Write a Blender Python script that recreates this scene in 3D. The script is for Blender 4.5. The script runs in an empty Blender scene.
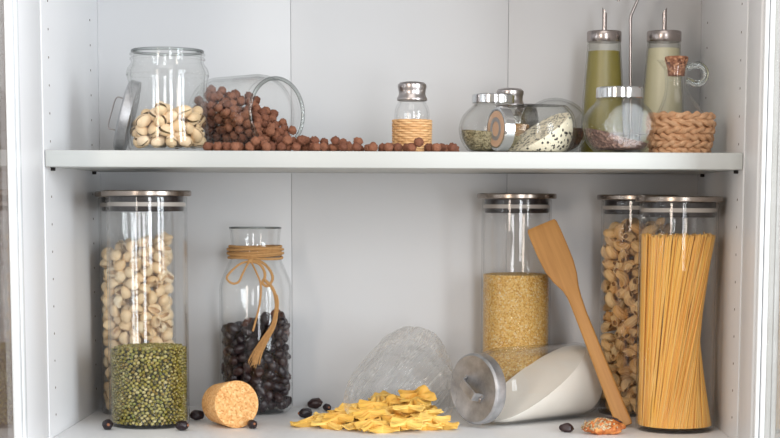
import bpy, bmesh, math, random
import numpy as np
from mathutils import Vector, Matrix, Quaternion, Euler, noise
PI = math.pi
S = bpy.context.scene
COL = S.collection
random.seed(7)

# ------------------------------------------------------------------ camera
c_, s_ = math.cos(.1101), math.sin(.1101)
cr, sr = math.cos(.0043), math.sin(.0043)
Rv, Uv, Fv = Vector((1, 0, 0)), Vector((0, s_, c_)), Vector((0, c_, -s_))
R2, U2 = Rv * cr + Uv * sr, Uv * cr - Rv * sr
cd = bpy.data.cameras.new('camera')
cam = bpy.data.objects.new('camera', cd)
COL.objects.link(cam)
M = Matrix((R2, U2, -Fv)).transposed().to_4x4()
M.translation = Vector((.4409, -1.9032, .2742))
cam.matrix_world = M
cd.sensor_width = 36
cd.lens = 1648.7 * 36 / 780
cd.shift_x = -38.7 / 780
cd.shift_y = 167.4 / 780
cd.clip_start = .05
S.camera = cam
S.view_settings.view_transform = 'Standard'
S.view_settings.look = 'None'
S.view_settings.gamma = 1
S.view_settings.use_curve_mapping = False
S.view_settings.exposure = 0.10
S.cycles.transparent_max_bounces = 40
S.cycles.max_bounces = 12
S.cycles.glossy_bounces = 4

# ------------------------------------------------------------------ materials
def lin(h):
    if isinstance(h, str):
        v = [int(h[i:i + 2], 16) / 255 for i in (0, 2, 4)]
    else:
        v = [a / 255 for a in h]
    return tuple(x / 12.92 if x <= .04045 else ((x + .055) / 1.055) ** 2.4 for x in v) + (1,)

class NT:
    def __init__(s, name):
        s.m = bpy.data.materials.new(name); s.m.use_nodes = True
        s.t = s.m.node_tree; s.t.nodes.clear()
        s.out = s.n('ShaderNodeOutputMaterial')
    def n(s, typ, **kw):
        nd = s.t.nodes.new(typ)
        for k, v in kw.items():
            if hasattr(nd, k) and k not in ('Scale',): setattr(nd, k, v)
        return nd
    def l(s, a, b): s.t.links.new(a, b)
    def val(s, sock, v):
        if hasattr(v, 'is_linked') or hasattr(v, 'node'): s.l(v, sock)
        else: sock.default_value = v
    def coord(s, scale=1, kind='Object', vec=None):
        tc = s.n('ShaderNodeTexCoord'); mp = s.n('ShaderNodeMapping')
        s.l(tc.outputs[kind], mp.inputs[0])
        mp.inputs['Scale'].default_value = vec or (scale,) * 3
        return mp.outputs[0]
    def noise(s, scale, detail=3, co=None, rough=.5):
        n = s.n('ShaderNodeTexNoise'); n.inputs['Scale'].default_value = scale
        n.inputs['Detail'].default_value = detail; n.inputs['Roughness'].default_value = rough
        if co is not None: s.l(co, n.inputs['Vector'])
        else: s.l(s.coord(), n.inputs['Vector'])
        return n.outputs['Fac']
    def voro(s, scale, out='Distance', co=None, feature='F1'):
        n = s.n('ShaderNodeTexVoronoi', feature=feature); n.inputs['Scale'].default_value = scale
        s.l(co if co is not None else s.coord(), n.inputs['Vector'])
        return n.outputs[out]
    def ramp(s, fac, stops, interp='LINEAR'):
        r = s.n('ShaderNodeValToRGB'); r.color_ramp.interpolation = interp
        el = r.color_ramp.elements
        while len(el) > 1: el.remove(el[-1])
        el[0].position = stops[0][0]; el[0].color = stops[0][1]
        for p, c in stops[1:]:
            e = el.new(p); e.color = c
        s.l(fac, r.inputs[0]); return r.outputs[0]
    def mix(s, f, a, b, blend='MIX'):
        m = s.n('ShaderNodeMix', data_type='RGBA', blend_type=blend)
        s.val(m.inputs[0], f); s.val(m.inputs[6], a); s.val(m.inputs[7], b)
        return m.outputs[2]
    def math(s, op, a, b=0.0):
        m = s.n('ShaderNodeMath', operation=op); s.val(m.inputs[0], a); s.val(m.inputs[1], b)
        return m.outputs[0]
    def rnd(s):
        oi = s.n('ShaderNodeObjectInfo'); g = s.n('ShaderNodeNewGeometry')
        return s.math('FRACT', s.math('ADD', oi.outputs['Random'], g.outputs['Random Per Island']))
    def bump(s, h, strength=.5, dist=.001):
        b = s.n('ShaderNodeBump'); b.inputs['Strength'].default_value = strength
        b.inputs['Distance'].default_value = dist; s.l(h, b.inputs['Height']); return b.outputs[0]
    def pbr(s, color, rough=.5, metal=0, normal=None, **kw):
        p = s.n('ShaderNodeBsdfPrincipled')
        s.val(p.inputs['Base Color'], color); s.val(p.inputs['Roughness'], rough)
        s.val(p.inputs['Metallic'], metal)
        if normal is not None: s.l(normal, p.inputs['Normal'])
        for k, v in kw.items(): s.val(p.inputs[k.replace('_', ' ')], v)
        s.l(p.outputs[0], s.out.inputs[0]); return s.m

def plain(name, col, rough=.5, metal=0, **kw):
    return NT(name).pbr(lin(col), rough, metal, **kw)

MT = {}
def white_mat(name, col, rough=.38):
    t = NT(name)
    n = t.noise(3, 4, t.coord(1, vec=(1, 1, 3)))
    c = t.mix(n, lin(col), tuple(x * .97 for x in lin(col)[:3]) + (1,))
    return t.pbr(c, rough, 0, t.bump(t.noise(900, 2), .08, .0003))
MT['white'] = white_mat('white_laminate', (230, 230, 231))
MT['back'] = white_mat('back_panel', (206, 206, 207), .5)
MT['shelf'] = white_mat('shelf_laminate', (192, 194, 191))
MT['hole'] = plain('pin_hole', (96, 74, 62), .7)
MT['pin'] = plain('shelf_pin', (60, 56, 54), .4, .7)
MT['groove'] = plain('seam_groove', (150, 150, 152), .8)

def thin_glass(name, tint=(.985, .99, .985), edge=(.62, .66, .63), rough=.015, power=3.0, f0=.032):
    t = NT(name)
    lw = t.n('ShaderNodeLayerWeight'); lw.inputs['Blend'].default_value = .5
    fac = lw.outputs['Facing']
    tr = t.n('ShaderNodeBsdfTransparent')
    t.l(t.mix(t.math('POWER', fac, power), tint + (1,), edge + (1,)), tr.inputs[0])
    gl = t.n('ShaderNodeBsdfGlossy'); gl.inputs['Roughness'].default_value = rough
    f5 = t.math('ADD', t.math('MULTIPLY', t.math('POWER', fac, 5.0), .9 - f0), f0)
    mx = t.n('ShaderNodeMixShader')
    t.l(f5, mx.inputs[0]); t.l(tr.outputs[0], mx.inputs[1]); t.l(gl.outputs[0], mx.inputs[2])
    t.l(mx.outputs[0], t.out.inputs[0]); return t.m
MT['glass'] = thin_glass('clear_glass', (.994, .994, .992), (.93, .93, .925), power=5)
MT['glass_green'] = thin_glass('clear_bottle_glass', (.990, .991, .987), (.86, .87, .86), power=4)
MT['glass_round'] = thin_glass('moulded_glass', (.990, .991, .987), (.80, .81, .80), .07, 3.2, .018)
MT['rimd'] = thin_glass('thick_rim_glass', (.86, .88, .87), (.26, .28, .28), power=1.3, f0=.06)
MT['frost'] = thin_glass('frosted_glass', (.96, .96, .94), (.8, .8, .78), .45, 3, .06)
t = NT('rim_glass'); g_ = t.n('ShaderNodeBsdfGlass'); g_.inputs['Color'].default_value = (.93, .95, .94, 1); g_.inputs['Roughness'].default_value = .02; g_.inputs['IOR'].default_value = 1.48
t.l(g_.outputs[0], t.out.inputs[0]); MT['rim'] = t.m
MT['door_glass'] = thin_glass('door_glass', (.93, .93, .92), (.9, .9, .9), .02, 3, .06)

def steel(name, col, rough=.28, stretch=(1, 1, 40), var=.12):
    t = NT(name)
    n = t.noise(160, 3, t.coord(1, vec=stretch))
    c = t.mix(n, lin(col), tuple(x * (1 - var * 2) for x in lin(col)[:3]) + (1,))
    return t.pbr(c, t.math('ADD', t.math('MULTIPLY', n, .15), rough - .07), 1.0)
MT['steel'] = steel('brushed_steel', (172, 160, 150), .26)
MT['chrome'] = steel('polished_chrome', (225, 225, 225), .12, (1, 1, 1), .04)
MT['pewter'] = steel('dull_steel', (188, 180, 178), .3)
MT['capsteel'] = steel('cap_steel', (178, 168, 164), .25)
t = NT('aged_aluminium')
n1 = t.noise(38, 6, t.coord(), .65)
c = t.ramp(n1, [(.3, lin((140, 140, 142))), (.48, lin((168, 168, 170))), (.7, lin((196, 196, 198)))])
MT['alu'] = t.pbr(c, t.math('ADD', t.math('MULTIPLY', n1, .25), .32), .75, t.bump(n1, .15, .001))
MT['seal'] = plain('dark_seal', (40, 34, 34), .3)
MT['gasket'] = plain('pale_silicone_gasket', (176, 168, 160), .35)

def organic(name, cols, rough=.5, bs=300, bstr=.3, bd=.0005, mott=.25, sub=0, spec=.5, scale2=120):
    t = NT(name)
    r = t.rnd()
    stops = [(i / max(1, len(cols) - 1), lin(c)) for i, c in enumerate(cols)]
    base = t.ramp(r, stops)
    n = t.noise(scale2, 4)
    dk = t.mix(1.0, base, (1 - mott, 1 - mott, 1 - mott, 1), 'MULTIPLY')
    c = t.mix(n, base, dk)
    kw = dict(Specular_IOR_Level=spec)
    if sub:
        kw.update(Subsurface_Weight=sub, Subsurface_Scale=.003)
    return t.pbr(c, rough, 0, t.bump(t.noise(bs, 4), bstr, bd), **kw)
MT['shell'] = organic('pale_pasta', [(252, 220, 172), (254, 228, 186), (248, 210, 156), (254, 236, 202)], .5, mott=.08)
MT['pipe'] = organic('wheat_pasta', [(244, 198, 134), (252, 214, 156), (230, 178, 112), (254, 224, 172)], .5, mott=.12)
MT['farf'] = organic('yellow_pasta', [(250, 204, 104), (254, 216, 124), (240, 186, 82), (246, 198, 94)], .55, mott=.12)
MT['spag'] = organic('spaghetti', [(250, 186, 74), (255, 206, 100), (242, 166, 54), (255, 220, 132), (226, 148, 44)], .42, mott=.05)
MT['pist'] = organic('pistachio_shell', [(240, 212, 172), (230, 198, 154), (246, 222, 190)], .45, 200, .15, mott=.12)
MT['kern'] = organic('pistachio_kernel', [(140, 110, 66), (120, 92, 60), (150, 128, 74)], .6, 500, .6, mott=.4)
MT['choco'] = organic('cocoa_cereal', [(142, 88, 62), (160, 104, 76), (122, 72, 50), (150, 94, 68)], .75, 450, .9, .0012, mott=.45, scale2=260)
MT['berry'] = organic('dried_berry', [(36, 25, 32), (46, 31, 36), (30, 22, 32), (64, 38, 34)], .38, 260, .6, .0012, mott=.5)
MT['berry_red'] = organic('dried_rosehip', [(120, 66, 36), (90, 48, 32), (150, 84, 44)], .4, 260, .6, .0012, mott=.4)
MT['tip'] = plain('berry_tip', (150, 96, 66), .7)
MT['bean'] = organic('mung_bean', [(116, 108, 26), (146, 132, 44), (176, 162, 84), (92, 86, 22), (136, 112, 36), (196, 182, 124), (122, 124, 40)], .3, 300, .1, mott=.15)
MT['beanshade'] = organic('mung_bean_gap_shade', [(60, 56, 24)], .7, 300, .8)  # shade of the gaps between beans, put into the core's colour
MT['hilum'] = plain('bean_hilum', (220, 220, 196), .6)

t = NT('couscous_grains')
co = t.coord(1)
d = t.voro(620, 'Distance', co); cc = t.voro(620, 'Color', co)
sp = t.n('ShaderNodeSeparateColor'); t.l(cc, sp.inputs[0])
base = t.ramp(sp.outputs[0], [(0, lin((206, 146, 58))), (.35, lin((240, 190, 96))), (.8, lin((254, 222, 146))), (1, lin((255, 242, 200)))])
c = t.mix(t.math('MULTIPLY', d, .5), base, lin((190, 136, 60)))
MT['cous'] = t.pbr(c, .6, 0, t.bump(t.math('SUBTRACT', 1.0, d), 1.0, .0016))
t = NT('flour')
MT['flour'] = t.pbr(t.mix(t.noise(60, 5), lin((252, 248, 240)), lin((246, 240, 230))), .95, 0, t.bump(t.noise(500, 4), .25, .0006))
t = NT('sesame_mix')
co = t.coord(1)
d = t.voro(330, 'Color', t.coord(1, vec=(1, .8, 1))); sp = t.n('ShaderNodeSeparateColor'); t.l(d, sp.inputs[0])
dd = t.voro(330, 'Distance', t.coord(1, vec=(1, .8, 1)))
blk = t.math('MULTIPLY', t.math('GREATER_THAN', sp.outputs[1], .64), t.math('LESS_THAN', dd, .52))
MT['sesame'] = t.pbr(t.mix(blk, lin((238, 228, 204)), lin((44, 38, 38))), .7, 0, t.bump(t.voro(500, 'Distance', co), .6, .001))
t = NT('dried_herbs')
d = t.voro(420, 'Color', t.coord(1, vec=(1, .5, 1.3))); sp = t.n('ShaderNodeSeparateColor'); t.l(d, sp.inputs[0])
MT['herb'] = t.pbr(t.ramp(sp.outputs[0], [(0, lin((104, 96, 70))), (.5, lin((150, 140, 108))), (1, lin((188, 178, 146)))]), .8, 0, t.bump(t.voro(420, 'Distance'), 1, .0015))
t = NT('whole_cloves')
d = t.voro(260, 'Color'); sp = t.n('ShaderNodeSeparateColor'); t.l(d, sp.inputs[0])
MT['clove'] = t.pbr(t.ramp(sp.outputs[0], [(0, lin((52, 30, 26))), (.6, lin((84, 50, 40))), (1, lin((120, 76, 58)))]), .6, 0, t.bump(t.voro(260, 'Distance'), 1, .003))
t = NT('pepper')
d = t.voro(330, 'Color'); sp = t.n('ShaderNodeSeparateColor'); t.l(d, sp.inputs[0])
MT['pepper'] = t.pbr(t.ramp(sp.outputs[0], [(0, lin((84, 62, 56))), (.6, lin((122, 92, 82))), (1, lin((160, 128, 112)))]), .6, 0, t.bump(t.voro(330, 'Distance'), 1, .002))
MT['oil'] = plain('green_oil', (144, 132, 26), .6)
MT['cream'] = plain('pale_vinegar', (214, 208, 178), .6)

t = NT('cork_grain')
co = t.coord(1)
v = t.voro(480, 'Color', co); sp = t.n('ShaderNodeSeparateColor'); t.l(v, sp.inputs[0])
c = t.ramp(sp.outputs[0], [(0, lin((196, 134, 74))), (.25, lin((218, 160, 98))), (.7, lin((230, 178, 116))), (1, lin((240, 198, 142)))])
c = t.mix(t.math('GREATER_THAN', t.noise(420, 3, co), .66), c, lin((182, 122, 72)))
MT['cork'] = t.pbr(c, .85, 0, t.bump(t.voro(330, 'Distance', co), .5, .0008))
t = NT('dark_cork_grain')
v = t.voro(420, 'Color'); sp = t.n('ShaderNodeSeparateColor'); t.l(v, sp.inputs[0])
MT['dcork'] = t.pbr(t.ramp(sp.outputs[0], [(0, lin((84, 50, 38))), (.5, lin((148, 96, 70))), (1, lin((206, 156, 120)))]), .85, 0, t.bump(t.voro(420, 'Distance'), .8, .001))

def wood(name, a, b, sc=(60, 6, 60), knots=False):
    t = NT(name)
    co = t.coord(1, vec=sc)
    n = t.noise(1.6, 8, co, .6)
    c = t.mix(n, lin(a), lin(b))
    return t.pbr(c, .5, 0, t.bump(n, .15, .0004))
MT['wood'] = wood('beech_wood', (208, 154, 86), (156, 104, 50), (110, 110, 7))
t = NT('wicker_straw')
n = t.noise(90, 5, t.coord(1, vec=(1, 1, 6)))
c = t.ramp(t.rnd(), [(0, lin((230, 188, 134))), (.5, lin((242, 206, 156))), (1, lin((220, 174, 118)))])
MT['straw'] = t.pbr(t.mix(n, c, lin((178, 126, 74))), .6, 0, t.bump(n, .5, .0006))
t = NT('water_hyacinth')
n = t.noise(70, 6)
c = t.ramp(t.rnd(), [(0, lin((222, 176, 134))), (.5, lin((234, 194, 154))), (1, lin((208, 158, 116)))])
MT['hyac'] = t.pbr(t.mix(t.math('MULTIPLY', n, .9), c, lin((150, 98, 60))), .55, 0, t.bump(t.noise(260, 4), .6, .0008))
t = NT('jute')
n = t.noise(500, 4)
MT['jute'] = t.pbr(t.mix(n, lin((212, 166, 108)), lin((146, 104, 60))), .8, 0, t.bump(n, .6, .0005))
t = NT('cookie')
n = t.noise(150, 5)
MT['cookie'] = t.pbr(t.ramp(n, [(.3, lin((128, 66, 30))), (.5, lin((200, 116, 56))), (.7, lin((226, 158, 92)))]), .5, 0, t.bump(n, 1, .003))
MT['seed'] = organic('seeds', [(214, 190, 150), (190, 160, 116), (226, 208, 172), (150, 118, 82)], .6, 300, .3)
MT['raisin'] = plain('raisin', (48, 30, 30), .4)

# crinkled clear film of the pasta bag
t = NT('clear_film')
co = t.coord(1, vec=(1, .5, 1))
n = t.noise(38, 5, co, .55)
n2 = t.voro(40, 'Distance', t.coord(1, vec=(1, .35, 1.2)), 'DISTANCE_TO_EDGE')
bp = t.bump(t.math('ADD', n, t.math('MULTIPLY', n2, 1.2)), 1.0, .006)
lw = t.n('ShaderNodeLayerWeight'); lw.inputs['Blend'].default_value = .5; t.l(bp, lw.inputs['Normal'])
tr = t.n('ShaderNodeBsdfTransparent'); tr.inputs[0].default_value = (.99, .988, .982, 1)
gl = t.n('ShaderNodeBsdfGlossy'); gl.inputs['Roughness'].default_value = .14; t.l(bp, gl.inputs['Normal'])
tl = t.n('ShaderNodeBsdfTranslucent'); tl.inputs[0].default_value = (1, 1, .99, 1); t.l(bp, tl.inputs['Normal'])
df = t.n('ShaderNodeBsdfDiffuse'); df.inputs[0].default_value = (1, 1, .99, 1); t.l(bp, df.inputs['Normal'])
m0 = t.n('ShaderNodeMixShader'); m0.inputs[0].default_value = .5; t.l(tl.outputs[0], m0.inputs[1]); t.l(df.outputs[0], m0.inputs[2])
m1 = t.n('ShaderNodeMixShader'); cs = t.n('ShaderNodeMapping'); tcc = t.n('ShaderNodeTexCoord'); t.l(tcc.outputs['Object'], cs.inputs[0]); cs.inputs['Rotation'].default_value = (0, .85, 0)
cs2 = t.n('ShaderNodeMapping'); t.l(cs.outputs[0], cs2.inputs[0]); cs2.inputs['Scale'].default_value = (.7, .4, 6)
stk = t.math('MULTIPLY', t.math('POWER', t.noise(24, 6, cs2.outputs[0], .6), 4.2), 3.2)  # streak highlights painted into the film as milky white bands
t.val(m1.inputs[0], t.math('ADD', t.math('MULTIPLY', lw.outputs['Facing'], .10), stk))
t.l(tr.outputs[0], m1.inputs[1]); t.l(m0.outputs[0], m1.inputs[2])
m2 = t.n('ShaderNodeMixShader'); t.val(m2.inputs[0], t.math('ADD', t.math('MULTIPLY', t.math('POWER', lw.outputs['Facing'], 3.0), .4), .05))
t.l(m1.outputs[0], m2.inputs[1]); t.l(gl.outputs[0], m2.inputs[2]); t.l(m2.outputs[0], t.out.inputs[0])
MT['film'] = t.m

t = NT('taupe_wall')
n = t.noise(3, 5, t.coord(1, vec=(1, 1, 14)))
MT['taupe'] = t.pbr(t.mix(n, lin((156, 138, 130)), lin((132, 116, 108))), .6)
t = NT('stone_tile')
n = t.noise(9, 8, t.coord(1, vec=(1, 1, 2.5)), .65)
MT['stone'] = t.pbr(t.ramp(n, [(.3, lin((152, 144, 131))), (.55, lin((170, 164, 154))), (.75, lin((182, 178, 171)))]), .4)
MT['floor'] = wood('oak_floor', (150, 120, 92), (120, 92, 66), (3, .4, 3))
MT['plaster'] = plain('plaster', (226, 222, 216), .9)

# ------------------------------------------------------------------ geometry helpers
def lathe(prof, seg=64, ax=(0, 0, 0)):
    vs, fs, rings = [], [], []
    for r, z in prof:
        if r < 1e-6:
            rings.append([len(vs)]); vs.append((0, 0, z))
        else:
            b = len(vs); rings.append(list(range(b, b + seg)))
            for k in range(seg):
                a = 2 * PI * k / seg; vs.append((r * math.cos(a), r * math.sin(a), z))
    for A, B in zip(rings, rings[1:]):
        if len(A) == 1 and len(B) == 1: continue
        for k in range(seg):
            k2 = (k + 1) % seg
            if len(A) == 1: fs.append((A[0], B[k2], B[k]))
            elif len(B) == 1: fs.append((A[k], A[k2], B[0]))
            else: fs.append((A[k], A[k2], B[k2], B[k]))
    vs = [(x + ax[0], y + ax[1], z + ax[2]) for x, y, z in vs]
    return vs, [f[::-1] for f in fs] if False else fs

def tube(pts, rad, seg=10, caps=True, closed=False, flat=1.0):
    P = [Vector(p) for p in pts]; n = len(P)
    rs = rad if isinstance(rad, (list, tuple)) else [rad] * n
    T = []
    for i in range(n):
        a = P[(i - 1) % n] if (closed or i > 0) else P[i]
        b = P[(i + 1) % n] if (closed or i < n - 1) else P[i]
        T.append((b - a).normalized())
    up = Vector((0, 0, 1)) if abs(T[0].z) < .9 else Vector((1, 0, 0))
    N = (up - T[0] * up.dot(T[0])).normalized()
    vs, fs = [], []
    for i in range(n):
        if i:
            N = (N - T[i] * N.dot(T[i])).normalized()
        B = T[i].cross(N)
        for k in range(seg):
            a = 2 * PI * k / seg
            vs.append(tuple(P[i] + (N * math.cos(a) * flat + B * math.sin(a)) * rs[i]))
    m = n if closed else n - 1
    for i in range(m):
        j = (i + 1) % n
        for k in range(seg):
            k2 = (k + 1) % seg
            fs.append((i * seg + k, i * seg + k2, j * seg + k2, j * seg + k))
    if caps and not closed:
        fs.append(tuple(range(seg))[::-1]); fs.append(tuple(range((n - 1) * seg, n * seg)))
    return vs, fs

def grid(f, nu, nv, thick=0, wrap=False):
    """f(u,v) -> point, u,v in 0..1; optional thickness makes it a closed slab."""
    P = [[Vector(f(i / nu, j / nv)) for j in range(nv + (0 if wrap else 1))] for i in range(nu + 1)]
    nj = len(P[0]); vs = [tuple(p) for r in P for p in r]; fs = []
    idx = lambda i, j: i * nj + (j % nj)
    mj = nj if wrap else nj - 1
    for i in range(nu):
        for j in range(mj):
            fs.append((idx(i, j), idx(i + 1, j), idx(i + 1, j + 1), idx(i, j + 1)))
    if thick:
        N = len(vs); off = []
        for i in range(nu + 1):
            for j in range(nj):
                du = P[min(i + 1, nu)][j] - P[max(i - 1, 0)][j]
                jp = (j + 1) % nj if wrap else min(j + 1, nj - 1); jm = (j - 1) % nj if wrap else max(j - 1, 0)
                dv = P[i][jp] - P[i][jm]
                nn = du.cross(dv)
                nn = nn.normalized() if nn.length > 1e-12 else Vector((0, 0, 1))
                off.append(tuple(P[i][j] - nn * thick))
        vs += off
        base = list(fs)
        fs = fs + [tuple(x + N for x in f[::-1]) for f in base]
        for i in range(nu):
            if not wrap:
                fs.append((idx(i, 0), N + idx(i, 0), N + idx(i + 1, 0), idx(i + 1, 0)))
                a, b = idx(i, nj - 1), idx(i + 1, nj - 1); fs.append((b, N + b, N + a, a))
        for j in range(mj):
            a, b = idx(0, j), idx(0, j + 1); fs.append((b, N + b, N + a, a))
            a, b = idx(nu, j), idx(nu, j + 1); fs.append((a, N + a, N + b, b))
    return vs, fs

def box(x0, x1, y0, y1, z0, z1, bev=0):
    bm = bmesh.new(); bmesh.ops.create_cube(bm, size=1)
    for v in bm.verts:
        v.co = Vector(((x0 + x1) / 2 + v.co.x * (x1 - x0), (y0 + y1) / 2 + v.co.y * (y1 - y0), (z0 + z1) / 2 + v.co.z * (z1 - z0)))
    if bev: bmesh.ops.bevel(bm, geom=list(bm.edges), offset=bev, segments=3, affect='EDGES', profile=.5)
    return from_bm(bm)

def from_bm(bm):
    bm.verts.index_update()
    r = ([tuple(v.co) for v in bm.verts], [tuple(v.index for v in f.verts) for f in bm.faces]); bm.free(); return r

def ico(r=1, sub=2, scale=(1, 1, 1)):
    bm = bmesh.new(); bmesh.ops.create_icosphere(bm, subdivisions=sub, radius=r)
    for v in bm.verts: v.co = Vector((v.co.x * scale[0], v.co.y * scale[1], v.co.z * scale[2]))
    return from_bm(bm)

def xf(g, M):
    return [tuple(M @ Vector(v)) for v in g[0]], g[1]
def mv(g, x, y, z): return [(a + x, b + y, c + z) for a, b, c in g[0]], g[1]

def mesh(name, geoms, mats, smooth=True, ang=35, fixn=False):
    if isinstance(geoms, tuple): geoms = [geoms]
    if not isinstance(mats, (list, tuple)): mats = [mats]
    vs, fs, mi = [], [], []
    for g in geoms:
        b = len(vs); vs += list(g[0]); fs += [tuple(x + b for x in f) for f in g[1]]
        mi += [g[2] if len(g) > 2 else 0] * len(g[1])
    me = bpy.data.meshes.new(name); me.from_pydata(vs, [], fs)
    for m in mats: me.materials.append(m if not isinstance(m, str) else MT[m])
    me.polygons.foreach_set('material_index', mi)
    bm = bmesh.new(); bm.from_mesh(me); bmesh.ops.recalc_face_normals(bm, faces=bm.faces); bm.to_mesh(me); bm.free()
    if smooth:
        me.polygons.foreach_set('use_smooth', [True] * len(fs))
        me.set_sharp_from_angle(angle=math.radians(ang))
    me.update(); return me

def tag(o, label, cat, group=None, kind=None):
    if label: o['label'] = label
    if cat: o['category'] = cat
    if group: o['group'] = group
    if kind: o['kind'] = kind
    return o
def put(name, geoms, mats, parent=None, label=None, **kw):
    o = bpy.data.objects.new(name, mesh(name, geoms, mats, **kw)); COL.objects.link(o)
    if parent: o.parent = parent
    if label: o['label'] = label
    return o
def empty(name, loc, label, cat, group=None, rz=0):
    o = bpy.data.objects.new(name, None); COL.objects.link(o)
    o.empty_display_size = .02; o.location = loc; o.rotation_euler.z = rz
    return tag(o, label, cat, group)
def struct(name, geoms, mats, **kw):
    o = put(name, geoms, mats, **kw); o['kind'] = 'structure'; return o
def aim(o, loc, axis, roll=0):
    q = Vector((0, 0, 1)).rotation_difference(Vector(axis).normalized())
    o.rotation_mode = 'QUATERNION'; o.rotation_quaternion = q @ Quaternion((0, 0, 1), roll); o.location = loc
def rndq():
    return Quaternion((random.gauss(0, 1), random.gauss(0, 1), random.gauss(0, 1), random.gauss(0, 1))).normalized()

def cut(prof, planes, seg=64, noise_amp=0, offs=(0, 0, 0)):
    """solid of revolution cut by planes (co, no): what lies on the side of the normal is removed and capped."""
    bm = bmesh.new(); vs, fs = lathe(prof, seg)
    V = [bm.verts.new(v) for v in vs]
    for f in fs: bm.faces.new([V[i] for i in f])
    bmesh.ops.recalc_face_normals(bm, faces=bm.faces)
    for co, no in planes:
        r = bmesh.ops.bisect_plane(bm, geom=list(bm.verts) + list(bm.edges) + list(bm.faces), plane_co=co, plane_no=no, clear_outer=True)
        ed = [e for e in r['geom_cut'] if isinstance(e, bmesh.types.BMEdge)]
        if ed: bmesh.ops.edgeloop_fill(bm, edges=ed)
    return from_bm(bm)

# ------------------------------------------------------------------ cabinet and room
W, D = .80, .32
def holes(xw, sx):
    g = []
    for yy, z0 in ((.032, .4729), (.27, .5091)):
        for k in range(-15, 6):
            z = z0 + k * .032
            if .01 < z < .66 and not (.312 < z < .337):
                v, f = lathe([(0, .0003), (.0014, .0003), (.0014, -.0004), (0, -.0004)], 12)
                Mx = Matrix.Translation((xw, yy, z)) @ Matrix.Rotation(PI / 2 * sx, 4, 'Y')
                g.append((*xf((v, f), Mx), 1))
    return g
struct('wall_left', [box(-.022, 0, 0, D + .012, -.02, .70, .0008)] + holes(0, 1), ['white', 'hole'])
struct('wall_right', [box(W, W + .022, 0, D + .012, -.02, .70, .0008)] + holes(W, -1), ['white', 'hole'])
# three boards with open seams between them
struct('wall_back', [box(0, .2557, D, D + .008, 0, .68, .0005), box(.2562, .5442, D, D + .008, 0, .68, .0005),
                     box(.5447, W, D, D + .008, 0, .68, .0005), (*box(.2550, .2568, D + .0012, D + .003, 0, .68), 1), (*box(.5436, .5454, D + .0012, D + .003, 0, .68), 1)], ['back', 'groove'])
struct('floor', box(.0002, W - .0002, -.0, D, -.02, 0, .0008), 'white')
struct('ceiling', box(.0002, W - .0002, 0, D, .66, .68, .0008), 'white')
sh = put('shelf_board', box(.0008, W - .0008, 0, D - .001, .3150, .3340, .0009), 'shelf')
tag(sh, 'white upper shelf board running across the whole cabinet', 'shelf')
for (x, y, sx) in ((0, .032, 1), (0, .27, 1), (W, .032, -1), (W, .27, -1)):
    pn = put('shelf_pin', [xf(lathe([(0, -.002), (.0016, -.002), (.0016, .0050), (0, .0050)], 14), Matrix.Rotation(PI / 2 * sx, 4, 'Y')),
                           box(0 if sx > 0 else -.005, .005 if sx > 0 else 0, -.002, .002, .0012, .0024)], 'pin')
    pn.location = (x, y, .3125)
    tag(pn, 'small dark metal shelf pin under the %s %s corner of the white shelf board' % ('left' if sx > 0 else 'right', 'front' if y < .1 else 'back'), 'shelf pin', 'shelf pins')

def door(n, xw, side, y1, y2, label):
    """open glazed door at right angles to the cabinet; side +1 opens on the right."""
    o = xw; s = side
    a, b = sorted((o, o + s * (.007 if s < 0 else .0140)))
    stile = struct('door_%d' % n, [box(a, b, -y1, -.0012, -.25, .70, .0012)], ['white'])
    stile['label'] = label
    w = y2 - y1
    for k in (0, 1):
        if s < 0:
            ya, yb = -y1 - w * (.48 * k + .04), -y1 - w * (.48 * k + .42)
            xa, xb = sorted((o - s * .003, o + s * .0045))
        else:
            ya, yb = -y1 - .0004, -.085
            xa, xb = (o + .0026, o + .0074) if k == 0 else (o + .0084, o + .0138)
        put('glass_bead', box(xa, xb, yb, ya, -.25, .70, .0014), 'bead', stile)
    pa = .0010 if s < 0 else .0142
    xa, xb = sorted((o + s * pa, o + s * (pa + .003)))
    put('glass_pane', box(xa, xb, -.46, -y2 if s < 0 else -.08, -.25, .70), 'door_glass', stile)
    xa, xb = sorted((o, o + s * .007))
    put('outer_stile', box(xa, xb, -.54, -.46, -.25, .70, .001), 'white', stile)
MT['bead'] = plain('white_gloss_bead', (238, 240, 242), .2)
door(1, -.001, -1, .112, .150, 'open glazed cabinet door on the left')
door(2, W + .001, 1, .076, .130, 'open glazed cabinet door on the right')
# kitchen around
struct('trim_1', box(-1.6, -.024, .30, .36, -1.0, 1.6), 'taupe')      # tall taupe panel left of the cabinet
struct('trim_2', box(W + .024, 2.4, .30, .36, -1.0, 1.6), 'stone')    # stone cladding right of it
struct('wall_front', box(-1.7, 2.5, -4.1, -4.0, -1.0, 1.7), 'plaster')
struct('baseboard_front', box(-1.6, 2.4, -4.0, -3.985, -1.0, -.9), 'white')

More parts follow.
